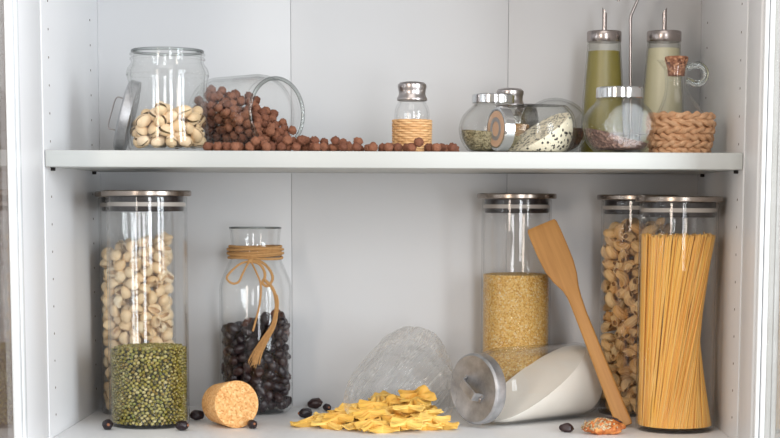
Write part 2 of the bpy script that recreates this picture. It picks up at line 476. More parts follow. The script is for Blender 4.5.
# ------------------------------------------------------------------ tall jars
def jar_body(R, H, t=.0022, foot=.004):
    return [(0, 0), (R - foot, 0), (R - .001, .0012), (R, .004), (R, H - .001), (R - t / 2, H), (R - t, H - .001), (R - t, foot + .003), (R - t - .002, foot), (0, foot)]
def tall_jar(name, x, y, R, H, lidR, label):
    e = empty(name, (x, y, 0), label, 'jar', None)
    put('glass_body', lathe(jar_body(R, H - .0075), 96), 'glass', e)
    z = H - .0068
    lid = put('lid', lathe([(0, z), (lidR - .001, z), (lidR, z + .001), (lidR, H - .0015), (lidR - .0012, H), (0, H)], 96), 'steel', e)
    r = R - .0028
    put('seal', lathe([(0, z - .0185), (r - .002, z - .0185), (r - .001, z - .017), (r - .001, z - .0001), (0, z - .0001)], 72), 'seal', lid)
    put('gasket', lathe([(r - .0015, z - .0125), (r + .0005, z - .0125), (r + .0008, z - .010), (r + .0005, z - .0075), (r - .0015, z - .0075), (r - .0015, z - .0125)], 72), 'gasket', lid)
    return e
tall_jar('storage_jar', .0942, .130, .0492, .2895, .0545, 'tall glass jar with steel lid holding green mung beans, front left of the lower shelf')
tall_jar('storage_jar', .0600, .252, .0485, .2885, .0530, 'tall glass jar with steel lid full of pale shell pasta, behind the mung bean jar')
tall_jar('storage_jar', .7435, .107, .0480, .2850, .0528, 'tall glass jar with steel lid full of spaghetti, beside the right wall')
tall_jar('storage_jar', .7130, .266, .0470, .2875, .0530, 'tall glass jar with steel lid full of ridged elbow pasta, behind the spaghetti jar')
tall_jar('storage_jar', .5553, .270, .0458, .2885, .0521, 'tall glass jar with steel lid half full of couscous, behind the wooden spatula blade')

# ------------------------------------------------------------------ packing
def pack(r, sample, floor, ceil, nmax=2000, K=24, seed=1, fails=25, vfac=1.0):
    rng = np.random.default_rng(seed); P = np.zeros((nmax, 3)); n = 0; bad = 0
    while n < nmax and bad < fails:
        xy = sample(rng, K); z = floor(xy[:, 0], xy[:, 1]); top = ceil(xy[:, 0], xy[:, 1])
        if n:
            d2 = (xy[:, None, 0] - P[None, :n, 0]) ** 2 + (xy[:, None, 1] - P[None, :n, 1]) ** 2
            h = np.where(d2 < 4 * r * r, P[None, :n, 2] + vfac * np.sqrt(np.maximum(0, 4 * r * r - d2)), -9)
            z = np.maximum(z, h.max(axis=1))
        z = np.where(z > top, 99, z); k = int(np.argmin(z))
        if z[k] > 50: bad += 1; continue
        bad = 0; P[n] = (xy[k, 0], xy[k, 1], z[k]); n += 1
    return P[:n]
def disc_sample(R):
    def f(rng, K):
        a = rng.random(K) * 2 * PI; q = np.sqrt(rng.random(K)) * R
        q = np.where(rng.random(K) < .45, R, q)
        return np.stack([q * np.cos(a), q * np.sin(a)], 1)
    return f
def cull(P, R, r, top, keep=2.7):
    rad = np.hypot(P[:, 0], P[:, 1]); tz = top(P[:, 0], P[:, 1])
    return P[(rad > R - keep * r) | (P[:, 2] > tz - 2.6 * r)]

def spawn(name, parts, spots, label, cat, group):
    """parts: list of (name, mesh); first is the thing itself, the rest its children; spots: (loc, quat, scale)."""
    proto = bpy.data.objects.new(name, parts[0][1]); kids = [bpy.data.objects.new(n, m) for n, m in parts[1:]]
    proto.rotation_mode = 'QUATERNION'
    first = True; out = []
    for sp in spots:
        loc, q, sc = sp[:3]
        if first: o = proto
        else: o = proto.copy()
        o.location = loc; o.rotation_quaternion = q; o.scale = (sc,) * 3
        if len(sp) > 3 and sp[3] is not None: o.data = sp[3]
        tag(o, label, cat, group); COL.objects.link(o)
        for k in kids:
            c = k if first else k.copy()
            c.parent = o; COL.objects.link(c)
        first = False; out.append(o)
    return out

# ---- mung beans
bean = mesh('mung_bean', [(*ico(1, 2, (.0027, .0021, .0021)), 0), (*mv(ico(1, 1, (.0008, .00028, .00028)), 0, .00203, 0), 1)], ['bean', 'hilum'])
Rb, topb, cx, cy = .0467, .0972, .0942, .130
rng = np.random.default_rng(5)
def ring_sample(rng_, K):
    a_ = rng_.random(K) * 2 * PI; r_ = Rb - .0022 - np.abs(rng_.normal(0, .0002, K))
    return np.stack([r_ * np.cos(a_), r_ * np.sin(a_)], 1)
Pb = pack(.00222, ring_sample, lambda x, y: np.full_like(x, .0066), lambda x, y: topb - .0015 + x * .02, nmax=2200, K=20, seed=9)
spots = [(Vector((cx + a_, cy + b_, c_b)), 0) for a_, b_, c_b in Pb]
side_spots = spots
tops = []
q = .0021
ny = int(Rb / (q * 1.9))
for i in range(-ny, ny + 1):
    for j in range(-ny, ny + 1):
        x = (i + .5 * (j % 2)) * .0044; y = j * .0039
        if math.hypot(x, y) < Rb - .0058:
            tops.append(Vector((cx + x + rng.normal(0, .0004), cy + y + rng.normal(0, .0004), topb - .001 + .0016 * rng.random() + (x * .02))))
allb = [(p, rndq() if random.random() < .5 else Quaternion((0, 0, 1), random.random() * 6) @ Quaternion((1, 0, 0), random.random() * 6)) for p, _ in side_spots] + [(p, rndq()) for p in tops]
allb.sort(key=lambda s: s[0].y + abs(s[0].x - cx) * .55)
spawn('mung_bean', [('mung_bean', bean)], [(p, q_, random.uniform(.92, 1.06)) for p, q_ in allb[:300]],
      'green mung bean against the front of the tall glass jar', 'bean', 'mung beans in the front left jar')
gs = []
bl = ico(1, 1, (.0027, .0021, .0021))
for p, q_ in allb[300:]:
    gs.append((*xf(bl, Matrix.Translation(p) @ q_.to_matrix().to_4x4()), 0))
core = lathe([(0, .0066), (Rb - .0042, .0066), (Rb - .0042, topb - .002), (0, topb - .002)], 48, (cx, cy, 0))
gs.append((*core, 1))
o = put('mung_bean_heap', gs, ['bean', 'beanshade']); tag(o, 'green mung beans filling the rest of the tall front left jar', 'beans', 'mung beans in the front left jar', 'stuff')

# ---- shell pasta: a domed snail-like shell with an open mouth, ridged
def shell_geo(seed):
    rn = random.Random(seed); L, R = .0088, .0074
    op = rn.uniform(.55, .8)
    def f(u, v):
        s = u * 2 - 1                                   # along the length
        w = max(0.0, 1 - abs(s) ** 2.3) ** .5 * (1 - .12 * s)
        a = (-PI + op * (.5 + .5 * w)) * (1 - v) + (PI - op * (.5 + .5 * w)) * v
        r = R * (.12 + .88 * w) * (1 + .035 * math.cos(v * 44))
        curl = 1 - .32 * (abs(v - .5) * 2) ** 4
        x = s * L; y = math.sin(a) * r * curl; z = math.cos(a) * r * curl * .95
        z -= .0022 * s * s; y += .0012 * s
        return x, y, z
    return grid(f, 12, 30, .0011)
shells = [mesh('pasta_shell', shell_geo(k), 'shell', ang=60) for k in range(3)]
def fill_jar(name, meshes, cx, cy, R, r, z0, top, label, cat, group, seed, keep=2.7, vfac=1.0, scl=(.94, 1.06), kids=(), quat=None):
    P = pack(r, disc_sample(R - r), lambda x, y: np.full_like(x, z0 + r), top, seed=seed, vfac=vfac)
    P = cull(P, R, r, top, keep)
    print(name, 'packed', len(P))
    if len(P) > 300: P = P[np.argsort(P[:, 1] - .6 * np.hypot(P[:, 0], P[:, 1]))[:300]]
    sp = [(Vector((cx + a, cy + b, c)), quat(a, b) if quat else rndq(), random.uniform(*scl), random.choice(meshes)) for a, b, c in P]
    spawn(name, [(name, meshes[0])] + list(kids), sp, label, cat, group); return len(P)
n = fill_jar('pasta_shell', shells, .060, .252, .0462, .0074, .006, lambda x, y: .2225 + x * .25, 'pale cream pasta shell in the tall jar behind the mung beans', 'pasta shell', 'shell pasta in the back left jar', 11, 3.6)
print('shells', n)

# ---- elbow pasta: ridged bulging tubes
def elbow_geo(seed):
    rn = random.Random(seed); R0 = .0078; A = rn.uniform(2.1, 2.9)
    def f(u, v):
        a = (u - .5) * A; b = v * 2 * PI
        r = .0052 * (.82 + .26 * math.sin(u * PI)) * (1 + .07 * math.cos(b * 11))
        rr = R0 + r * math.cos(b)
        return rr * math.sin(a), r * math.sin(b) * 1.05, rr * math.cos(a) - R0 * .55
    return grid(f, 12, 44, .0010, wrap=True)
elb = [mesh('elbow_pasta', elbow_geo(k), 'pipe', ang=60) for k in range(3)]
n = fill_jar('elbow_pasta', elb, .713, .266, .0447, .0080, .006, lambda x, y: .2475 + x * .08, 'ridged tan elbow pasta piece in the tall jar behind the spaghetti', 'elbow pasta', 'elbow pasta in the back right jar', 12, 3.6, scl=(.95, 1.1))
print('elbows', n)

# ---- dried berries
def berry_geo(seed, a=.0088, b=.0066, amp=.0012, fr=260, sub=3):
    v, f = ico(1, sub); out = []
    for p in v:
        P = Vector(p); n = noise.noise(P * 1.7 + Vector((seed * 7, 0, 0))) + .6 * abs(noise.noise(P * 3.6 + Vector((0, seed * 3, 0))))
        k = 1 + n * amp / b
        out.append((P.x * b * k, P.y * b * k * .93, P.z * a * k))
    return out, f
bers = [mesh('dried_berry', berry_geo(k), 'berry', ang=80) for k in range(4)]
berr = mesh('dried_berry', berry_geo(9), 'berry_red', ang=80)
tipm = mesh('berry_tip', mv(ico(1, 2, (.0019, .0019, .0012)), 0, 0, .0088), 'tip')
CX, CY = .2132, .262
n = fill_jar('dried_berry', bers * 3 + [berr], CX, CY, .0445, .0066, .006, lambda x, y: .124 + x * .20 - abs(x - .012) * .15, 'dark wrinkled dried berry inside the glass carafe', 'dried berry', 'dried berries in the carafe', 13, 2.5, scl=(.92, 1.12))
print('berries', n)

# ---- carafe with cork and twine
e = empty('glass_carafe', (CX, CY, 0), 'glass carafe of dried berries with jute twine tied round its neck', 'carafe')
H = .2425
out = [(0, 0), (.036, 0), (.043, .0018), (.0465, .006), (.0475, .013), (.0475, .160), (.0468, .168), (.0445, .176), (.0370, .193), (.0325, .203), (.0313, .210), (.0315, .222), (.0328, .236), (.0340, H)]
inn = [(r - .0018, z) for r, z in out[3:][::-1]]
inn[0] = (.0325, H + .0002)
inn = inn[:-2] + [(.0425, .012), (.040, .006), (0, .005)]
put('glass_body', lathe(out + inn, 96), 'glass', e)

put('rim', tube([(.0331 * math.cos(2 * PI * k / 72), .0331 * math.sin(2 * PI * k / 72), H) for k in range(72)], .0012, 12, False, True), 'rimd', e)
def rope(pts, r, twist=900, strands=3, seg=7, closed=False):
    """three strands twisted round a path."""
    P = [Vector(p) for p in pts]
    # resample
    Q = [P[0]]; step = r * .7
    for a, b in zip(P, P[1:] + ([P[0]] if closed else [])):
        L = (b - a).length; m = max(1, int(L / step))
        for i in range(1, m + 1): Q.append(a.lerp(b, i / m))
    if closed: Q = Q[:-1]
    gs = []; n = len(Q); s = 0; T = []
    for i in range(n):
        a = Q[i - 1] if i or closed else Q[0]; b = Q[(i + 1) % n] if (i < n - 1 or closed) else Q[-1]
        T.append((b - a).normalized())
    for k in range(strands):
        N = Vector((0, 1, .3)); N = (N - T[0] * N.dot(T[0])).normalized(); pts2 = []; s = 0
        for i in range(n):
            N = (N - T[i] * N.dot(T[i])).normalized(); B = T[i].cross(N)
            if i: s += (Q[i] - Q[i - 1]).length
            a = s * twist + k * 2 * PI / strands
            pts2.append(Q[i] + (N * math.cos(a) + B * math.sin(a)) * r * .5)
        gs.append(tube(pts2, r * .58, seg, True, closed))
    return gs
def smooth_path(pts, n=10):
    P = [Vector(p) for p in pts]; P = [P[0] * 2 - P[1]] + P + [P[-1] * 2 - P[-2]]; o = []
    for i in range(1, len(P) - 2):
        for k in range(n):
            t = k / n; a, b, c, d = P[i - 1], P[i], P[i + 1], P[i + 2]
            o.append(.5 * ((2 * b) + (c - a) * t + (2 * a - 5 * b + 4 * c - d) * t * t + (3 * b - a - 3 * c + d) * t ** 3))
    o.append(P[-2]); return o
tw = empty('jute_twine', (CX, CY, .2), 'brown jute twine wound and bowed around the carafe neck', 'twine')
def rel(pts): return [(a - CX, b - CY, c - .2) for a, b, c in pts]
gs = []
for k, (z, dr) in enumerate([(.2035, .0006), (.2072, .0), (.2108, 0), (.2143, 0), (.2178, .0003), (.209, .0026), (.2152, .0026)]):
    rr = np.interp(z, [.203, .21, .222], [.0325, .0313, .0315]) + .0019 + dr
    ring = []
    for i in range(40):
        a = 2 * PI * i / 40
        ring.append((rr * math.cos(a), rr * math.sin(a), z - .2 + .0009 * math.sin(a * 2 + k * 1.7)))
    gs += rope(ring, .0017, 1000, 3, 6, True)
put('coil', gs, 'jute', tw)
put('knot', [xf(ico(1, 3), Matrix.Translation(Vector(rel([(.2112, .2255, .2005)])[0])) @ Matrix.Diagonal((.0042, .003, .0034, 1)))], 'jute', tw)
put('bow_loop', rope(smooth_path(rel([(.2104, .2255, .2005), (.1975, .221, .1966), (.1858, .215, .1863), (.1815, .2125, .1786), (.1883, .2115, .1722), (.1965, .2125, .1740), (.2012, .215, .1838), (.2075, .221, .1967), (.2112, .2255, .2005)])), .0015, 1000), 'jute', tw)
put('bow_loop', rope(smooth_path(rel([(.2112, .2255, .2005), (.2230, .2205, .1965), (.2290, .217, .1880), (.2300, .2150, .1800), (.2272, .2125, .1730), (.2336, .211, .1690), (.2401, .213, .1777), (.2363, .217, .1892), (.2250, .221, .1994), (.2125, .2245, .2005)])), .0019, 900), 'jute', tw)
put('tail', rope(smooth_path(rel([(.2112, .225, .2), (.2188, .216, .1868), (.2251, .2115, .1701), (.2237, .2115, .147), (.2184, .2122, .1251), (.2144, .2120, .1109)])), .0014, 1000), 'jute', tw)
gs = rope(smooth_path(rel([(.2301, .2115, .1767), (.2390, .2100, .168), (.2433, .2110, .158), (.2450, .2115, .1447)])), .0022, 700)
rn = random.Random(3)
for k in range(46):
    o1 = Vector((rn.gauss(0, .0013), rn.uniform(-.0022, .0002), 0)); o2 = Vector((rn.gauss(0, .0036), rn.uniform(-.0026, .0002), rn.uniform(-.003, .012)))
    base = [Vector(p) for p in rel([(.2440, .2102, .158), (.2456, .2105, .1447), (.2418, .2108, .119), (.2314, .2110, .0996), (.2210, .2112, .0802), (.2160, .2112, .0660)])]
    pts = [p + o1.lerp(o2, (i / 5) ** 1.3) for i, p in enumerate(base)]
    gs.append(tube(smooth_path(pts, 5), .00042, 4))
put('frayed_tail', gs, 'jute', tw)

ck = put('cork_stopper', lathe([(0, 0), (.0238, 0), (.0250, .0012), (.0293, .0518), (.0286, .0532), (0, .0532)], 72), 'cork')
ax = Vector((.5, -.866, 0)); tilt = math.asin((.0293 - .025) / .052)
axv = Vector((ax.x * math.cos(tilt), ax.y * math.cos(tilt), math.sin(tilt)))
aim(ck, Vector((.206, .102, .0294)) - axv * .0532, axv)
tag(ck, 'large tapered cork stopper lying on its side before the carafe', 'cork')

# scattered berries
for k, (x, y, lab, ax_, red) in enumerate([
    (.0512, .0830, 'dark dried berry with pale tip, left of the mung bean jar foot', (.25, -1, .1), 0),
    (.1420, .0770, 'dark dried berry just right of the mung bean jar foot, ahead of the cork', (1, -.4, .1), 0),
    (.1470, .1730, 'dark dried berry half hidden behind the left side of the cork', (1, .3, 0), 0),
    (.2250, .0970, 'reddish brown dried berry touching the front of the cork', (.5, -.9, .2), 1),
    (.2825, .2000, 'dark dried berry nearest the bow tie pasta, its end under a piece', (-1, -.2, 0), 0),
    (.2880, .3000, 'largest dark dried berry against the back wall right of the carafe', (1, .1, .1), 0),
    (.3060, .2700, 'small round dried berry between back wall berry and pasta bag', (.4, -.9, .1), 0)]):
    o = bpy.data.objects.new('dried_berry', bers[k % 4] if k != 3 else bers[1]); COL.objects.link(o)
    sc = (1, .98, 1.05, .86, 1.0, 1.12, .82)[k]
    aim(o, (x, y, .0064 * sc), ax_, k); o.scale = (sc,) * 3
    tag(o, lab, 'dried berry')
    if k in (0, 1, 3, 4, 6):
        c = bpy.data.objects.new('berry_tip', tipm); c.parent = o; COL.objects.link(c)

# ---- couscous
def solid(name, prof, planes, mat, loc, label, cat, axis=None, seg=72):
    o = put(name, cut(prof, planes, seg), mat)
    if axis: aim(o, loc, axis)
    else: o.location = loc
    return tag(o, label, cat, None, 'stuff')
Rc = .0434
solid('couscous', [(0, .0062), (Rc, .0062), (Rc, .1830), (Rc * .8, .1842), (Rc * .5, .1836), (0, .1850)], [], 'cous', (.5553, .270, 0), 'golden couscous grains half filling the tall jar behind the spatula', 'couscous')

# ---- spaghetti
strand = mesh('spaghetti_strand', tube([(0, 0, z) for z in (0, .25, .5, .75, 1)], 1.0, 8), 'spag')
def strand_matrix(k, rn, ring):
    R = .0444
    am = rn.random() * 2 * PI
    rho = R - .0022 * ring - rn.random() * .0012
    # the bundle is twisted: strands lean over to the right, most of all on the right side
    tw_ = .15 + 1.75 * (.5 + .5 * math.cos(am)) + rn.gauss(0, .12)
    a0, a1 = am - tw_ / 2, am + tw_ / 2
    p0 = Vector((.7435 + rho * math.cos(a0), .107 + rho * math.sin(a0), .0066))
    p1 = Vector((.7435 + rho * math.cos(a1), .107 + rho * math.sin(a1), .2365 + rn.gauss(0, .0017)))
    d = p1 - p0
    return p0, Vector((0, 0, 1)).rotation_difference(d.normalized()), d.length
rn = random.Random(21); cand = []
for ring, m in ((0, 250), (1, 160), (2, 140)):
    for k in range(m):
        p, q_, L = strand_matrix(k, rn, ring)
        mid = p + q_ @ Vector((0, 0, L / 2))
        cand.append((ring * .004 + max(0, (p.y + mid.y) / 2 - .107) * .5 , p, q_, L))
cand.sort(key=lambda c: c[0])
first = None
for _, p, q_, L in cand[:300]:
    if first is None: o = first = bpy.data.objects.new('spaghetti_strand', strand)
    else: o = first.copy()
    o.rotation_mode = 'QUATERNION'; o.rotation_quaternion = q_; o.location = p; o.scale = (.00095, .00095, L)
    tag(o, 'long yellow spaghetti strand standing in the tall right jar', 'spaghetti', 'spaghetti strands in the right jar')
    COL.objects.link(o)
gs = []
for _, p, q_, L in cand[300:]:
    gs.append(tube([p, p + q_ @ Vector((0, 0, L))], .00095, 6))
for k in range(500):
    a1 = rn.random() * 6.283; r_ = .040 * rn.random() ** .5
    tw_ = .3 + 1.6 * (.5 + .5 * math.cos(a1 - .5))
    p0 = Vector((.7435 + r_ * math.cos(a1 - tw_), .107 + r_ * math.sin(a1 - tw_), .0066)); p1 = Vector((.7435 + r_ * math.cos(a1), .107 + r_ * math.sin(a1), .2365 + rn.gauss(0, .0017)))
    gs.append(tube([p0, p1], .00095, 6))
o = put('spaghetti_bundle', gs, 'spag'); tag(o, 'rest of the dense spaghetti bundle filling the tall right jar', 'spaghetti', 'spaghetti strands in the right jar', 'stuff')

# ---- wooden spatula
rows = [(0, -.0092, .0092, .007), (.004, -.0104, .0104, .009), (.03, -.0098, .0098, .010), (.10, -.0086, .0086, .010), (.155, -.0080, .0080, .0095), (.178, -.0082, .0092, .009),
        (.190, -.0105, .0108, .0075), (.205, -.0175, .0145, .0065), (.222, -.0225, .0165, .0058), (.245, -.0245, .0165, .0050), (.268, -.0252, .0158, .0044), (.2795, -.0250, .0148, .0040), (.2825, -.0236, .0130, .0030)]
def spat(u, v):
    s = u * (len(rows) - 1); i = min(int(s), len(rows) - 2); t_ = s - i
    a, b = rows[i], rows[i + 1]; L_, l, r_, th = [a[k] + (b[k] - a[k]) * t_ for k in range(4)]
    w = (r_ - l) / 2; cxx = (r_ + l) / 2; ang_ = v * 2 * PI
    cx_, sx_ = math.cos(ang_), math.sin(ang_)
    ex = math.copysign(abs(cx_) ** .55, cx_); ey = math.copysign(abs(sx_) ** .55, sx_)
    return cxx + ex * w, -ey * th / 2, L_
g = grid(spat, 60, 40, 0, wrap=True)
nj = 40; vs, fs = g
fs = fs + [tuple(range(nj)), tuple(range(60 * nj, 61 * nj))[::-1]]
sp = put('wooden_spatula', (vs, fs), 'wood')
b0, b1 = Vector((.6845, .124, .0015)), Vector((.5880, .2165, .2525))
zd = (b1 - b0).normalized(); yd = Vector((.12, 1, 0)); yd = (yd - zd * yd.dot(zd)).normalized(); xd = yd.cross(zd)
sp.matrix_world = Matrix.Translation(b0) @ Matrix((xd, yd, zd)).transposed().to_4x4()
tag(sp, 'wooden spatula leaning diagonally against the couscous jar', 'spatula')

# ---- fallen flour jar with aluminium lid
def strap_lid(parent, R, zb, T, mat='alu', hz=.0):
    lid = put('lid', lathe([(0, zb), (R - .0004, zb), (R, zb + .0012), (R - .0002, zb + T - .0025), (R - .0022, zb + T - .0003), (R * .93, zb + T), (R * .9, zb + T - .0007), (0, zb + T - .0005)], 96), mat, parent)
    sp_ = [(-.0205, .0010), (-.0172, .0012), (-.0160, .0030), (-.0148, .0085), (-.0130, .0100), (.0130, .0100), (.0148, .0085), (.0160, .0030), (.0172, .0012), (.0205, .0010)]
    def strap(u, v):
        q_ = u * (len(sp_) - 1); i = min(int(q_), len(sp_) - 2); f_ = q_ - i
        return sp_[i][0] + (sp_[i + 1][0] - sp_[i][0]) * f_, (v - .5) * .0115, zb + T - .0004 + sp_[i][1] + (sp_[i + 1][1] - sp_[i][1]) * f_
    h = put('handle', grid(strap, 36, 4, .0012), mat, lid)
    put('rivet', [mv(ico(1, 2, (.002, .002, .0012)), sx * .0188, 0, zb + T + .0018) for sx in (-1, 1)], 'pewter', h)
    h.rotation_euler.z = hz
    return lid
fa = Vector((-.76, -.65, .0)).normalized()
e = empty('storage_jar', (0, 0, 0), 'large glass jar of flour lying on its side with dull aluminium lid', 'jar')
base = Vector((.6440, .238, .0486)); Rf, Lf = .0485, .196
aim(e, base, fa, 0)
Rl, T = .0440, .0155
bz = Lf - T
outp = [(0, .003), (.028, .001), (.036, 0), (.0425, .0022), (.0468, .0075), (Rf, .016), (Rf, bz - .040), (.0478, bz - .027), (.0448, bz - .014), (.0420, bz - .006), (.0412, bz), (.0412, bz + .008)]
inp = [(.0385, bz + .008), (.0388, bz), (.0420, bz - .013), (.0452, bz - .028), (.0458, bz - .040), (.0458, .017), (.0440, .010), (.039, .006), (.028, .005), (0, .006)]
put('glass_body', lathe(outp + inp, 96), 'glass', e)
lid = strap_lid(e, Rl, bz, T)
# handle direction on the lid face: upper left to lower right
inv = e.rotation_quaternion.inverted()
hd = inv @ Vector((.30, -.36, -.34)); lid.children[0].rotation_euler.z = math.atan2(hd.y, hd.x)
fl = [(0, .0063), (.0278, .0053), (.0388, .0063), (.0438, .0103), (.0456, .0173), (.0456, bz - .040), (.0450, bz - .028), (.0418, bz - .013), (.0386, bz), (0, bz)]
upl = inv @ Vector((0, 0, 1))
# the flour slopes up from the lid's lower rim to the base's upper rim
w_no = (Vector((0, 0, 1)) * .87 + fa * .49).normalized()
no = inv @ w_no
pt = upl * -.046 + Vector((0, 0, bz - .006))
o = put('flour', cut(fl, [(pt, no)], 96), 'flour'); aim(o, base, fa, 0)
tag(o, 'pale flour heaped at a slant inside the fallen glass jar', 'flour', None, 'stuff')

# ---- cookie and raisin
e = empty('oat_cookie', (.652, .062, 0), 'broken orange brown cookie piece topped with seeds beside the spatula foot', 'cookie')
def cookie_geo():
    v, f = ico(1, 4); o = []
    for p in v:
        P = Vector(p); n = noise.noise(P * 2.4 + Vector((3, 1, 0))) * .28 + noise.noise(P * 6) * .14
        k = 1 + n; x, y, z = P.x * .0235 * k, P.y * .014 * k, max(-.0085, P.z * .0100 * k)
        if -.012 < x < .006 and y < 0: y += .0045 * math.cos((x + .003) / .009 * PI / 2)
        o.append((x, y + .12 * x, z + .0086))
    return o, f
ckb = put('crumb', cookie_geo(), 'cookie', e, ang=80)
gs = []; rn = random.Random(4)
cv = [Vector(v) for v in cookie_geo()[0]]
cv = [v for v in cv if v.z > .007 and v.x < .006 + rn.gauss(0, .004)]
for v in rn.sample(cv, min(130, len(cv))):
    nn = (v - Vector((0, 0, .004))).normalized()
    gs.append(xf(ico(1, 1, (.0026, .0013, .0007)), Matrix.Translation(v + nn * .0006) @ Vector((0, 0, 1)).rotation_difference(nn).to_matrix().to_4x4() @ Matrix.Rotation(rn.random() * 6, 4, 'Z')))
put('seed_topping', gs, 'seed', e)
gs = [xf(ico(1, 2, (.0065, .0016, .0011)), Matrix.Translation((x, y, z)) @ Euler((0, r1, r2)).to_matrix().to_4x4()) for x, y, z, r1, r2 in ((.007, .001, .0200, .1, .2), (.012, .004, .0190, .2, -.5), (.017, -.002, .0165, .4, .3))]
put('dark_seed', gs, 'raisin', e)
o = put('raisin', berry_geo(21, .0085, .0056, .0016), 'raisin', ang=80); aim(o, (.6085, .078, .0052), (1, -.1, 0))
tag(o, 'single dark raisin on the white floor between flour jar and cookie', 'raisin')

# ---- pasta bag and bow ties
def bow_geo(seed):
    rn = random.Random(seed); ph = rn.uniform(-.8, .8); bend = rn.uniform(-.0005, .0022); tw_ = rn.uniform(-.10, .10)
    def f(u, v):
        s = u * 2 - 1; t_ = v * 2 - 1; a = abs(s)
        w = .0150 * (.32 + .68 * min(1, a * 1.35) ** .9)
        z = .0052 * (1 - a) ** 1.3 * math.cos(2.4 * PI * t_) + .0016 * min(1, a * 1.4) * math.sin(t_ * 5.2 + ph + s * 1.5)
        z += bend * s * s + tw_ * s * t_ * .008
        x = s * .0200 * (1 - .10 * t_ * t_)
        if a > .97: x += math.copysign(.0006, s) * (1 if int(round(v * 20)) % 2 else -1)
        return x, w * t_, z
    return grid(f, 20, 20, .0013)
bows = [mesh('bow_tie_pasta', bow_geo(k), 'farf', ang=50) for k in range(5)]
# heap inside the bag
BX, BY0, BY1 = .402, .100, .270
def bag_floor(x, y): return np.full_like(x, .0050)
def heap(x, y):
    d = ((x - .415) / .062) ** 2 + ((y - .215) / .075) ** 2
    return .021 * np.maximum(0, 1 - d * .40) + .007
def bag_sample(rng, K):
    y = .125 + rng.random(K) * .125
    w = np.interp(y, [.12, .20, .27], [.058, .052, .030])
    return np.stack([.405 + (rng.random(K) * 2 - 1) * (w - .018), y], 1)
P = []
rng = np.random.default_rng(3); bad = 0
while len(P) < 90 and bad < 60:
    c = bag_sample(rng, 12); best = None
    for x, y in c:
        z = .0080
        for p in P:
            d = math.hypot(p[0] - x, p[1] - y)
            if d < .029: z = max(z, p[2] + .0070 * (1 - (d / .029) ** 2) ** .5 + .0004)
        if z <= heap(np.array(x), np.array(y)) and (best is None or z < best[2]): best = (x, y, z)
    if best is None: bad += 1
    else: P.append(best); bad = 0
rn = random.Random(8)
def flatq(rn, t=.13): return Quaternion((1, 0, 0), rn.gauss(.20, .12)) @ Euler((rn.gauss(0, t), rn.gauss(0, t), rn.choice((0, PI)) + rn.gauss(0, .75))).to_quaternion()
spots = [(Vector(p), flatq(rn), rn.uniform(.93, 1.02), rn.choice(bows)) for p in P]
spawn('bow_tie_pasta', [('bow_tie_pasta', bows[0])], spots, 'yellow bow tie pasta piece heaped inside the open plastic bag', 'bow tie pasta', 'bow tie pasta in the bag')
print('bows', len(P))
spill = [(.290, .118, .0045, .2, 0), (.318, .100, .0048, -.3, 1), (.338, .125, .0060, .5, 2), (.352, .092, .0045, 1.2, 3), (.300, .135, .0065, .9, 4), (.330, .108, .0115, -.1, 1),
         (.322, .140, .0105, .3, 2), (.345, .148, .0150, -.5, 0), (.358, .128, .0120, .1, 4), (.368, .118, .0160, .4, 3), (.335, .165, .0120, .7, 1), (.352, .170, .0180, .1, 2), (.375, .150, .0130, .2, 3),
         (.386, .066, .0045, .15, 0), (.400, .083, .0048, -.2, 2), (.372, .074, .0095, .5, 4), (.414, .072, .0100, -.1, 1),
         (.438, .092, .0045, .1, 3), (.458, .098, .0050, -.2, 1), (.425, .104, .0090, .3, 0), (.447, .108, .0105, -.3, 2)]
spawn('bow_tie_pasta', [('bow_tie_pasta', bows[0])],
      [(Vector((x, y, z)), Quaternion((1, 0, 0), .10 + min(.22, max(0, z - .004) * 22)) @ Euler((rn.gauss(0, .07), rn.gauss(0, .07), a)).to_quaternion(), .97, bows[b]) for x, y, z, a, b in spill],
      'yellow bow tie pasta piece spilled on the floor before the plastic bag', 'bow tie pasta', 'bow tie pasta spilled before the bag')
def bag(u, v):
    """u from mouth to closed end, v round the section (0 and 1 meet underneath)."""
    y = .112 + .190 * u
    a = -PI / 2 + v * 2 * PI
    prof = 1 - .10 * u - .42 * max(0, u - .45) ** 1.4 * 1.6
    hw = .0845 * prof; hh = (.0535 * (.93 + .25 * min(u, .5))) * (1 - 1.25 * max(0, u - .5) ** 1.5)
    ca, sa = math.cos(a), math.sin(a)
    x = .403 + .012 * u + hw * math.copysign(abs(ca) ** .9, ca)
    z = .0022 + hh + hh * (sa if sa > 0 else max(-1, sa * 1.15))
    if z > .01:
        y += .30 * max(0, (z - .02)) * (1 - u) + .0
    zf = max(0.0, min(1.0, z / .115)); x = .403 + .012 * u + (x - .403 - .012 * u) * (1 - .46 * zf) + .012 * zf
    n = noise.noise(Vector((math.cos(a) * 1.3, math.sin(a) * 1.3, u * 1.0))) * .005
    n += noise.noise(Vector((math.cos(a) * 5, math.sin(a) * 5, u * 1.2 + 5))) * .0022
    n += abs(noise.noise(Vector((a * 5.0 + u * 3, u * 1.5, 9)))) * .0022 + abs(noise.noise(Vector((a * 11.0 - u * 5, u * 2.0, 4)))) * .0010
    k = 1 if z > .008 else .15
    x += n * ca * k; z += n * max(0, sa) * k
    if sa < -.2 and u < .12: z = max(z, .0022) ; y -= .0
    return x, y, max(z, .0013)
g = grid(bag, 70, 150, 0, wrap=True)
# the closed end is gathered shut
vs, fs = g; nj = 150
fs = fs + [tuple(range(70 * nj, 71 * nj))]
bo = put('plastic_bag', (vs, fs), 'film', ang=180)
tag(bo, 'crinkled clear plastic bag lying open with bow tie pasta inside', 'bag')

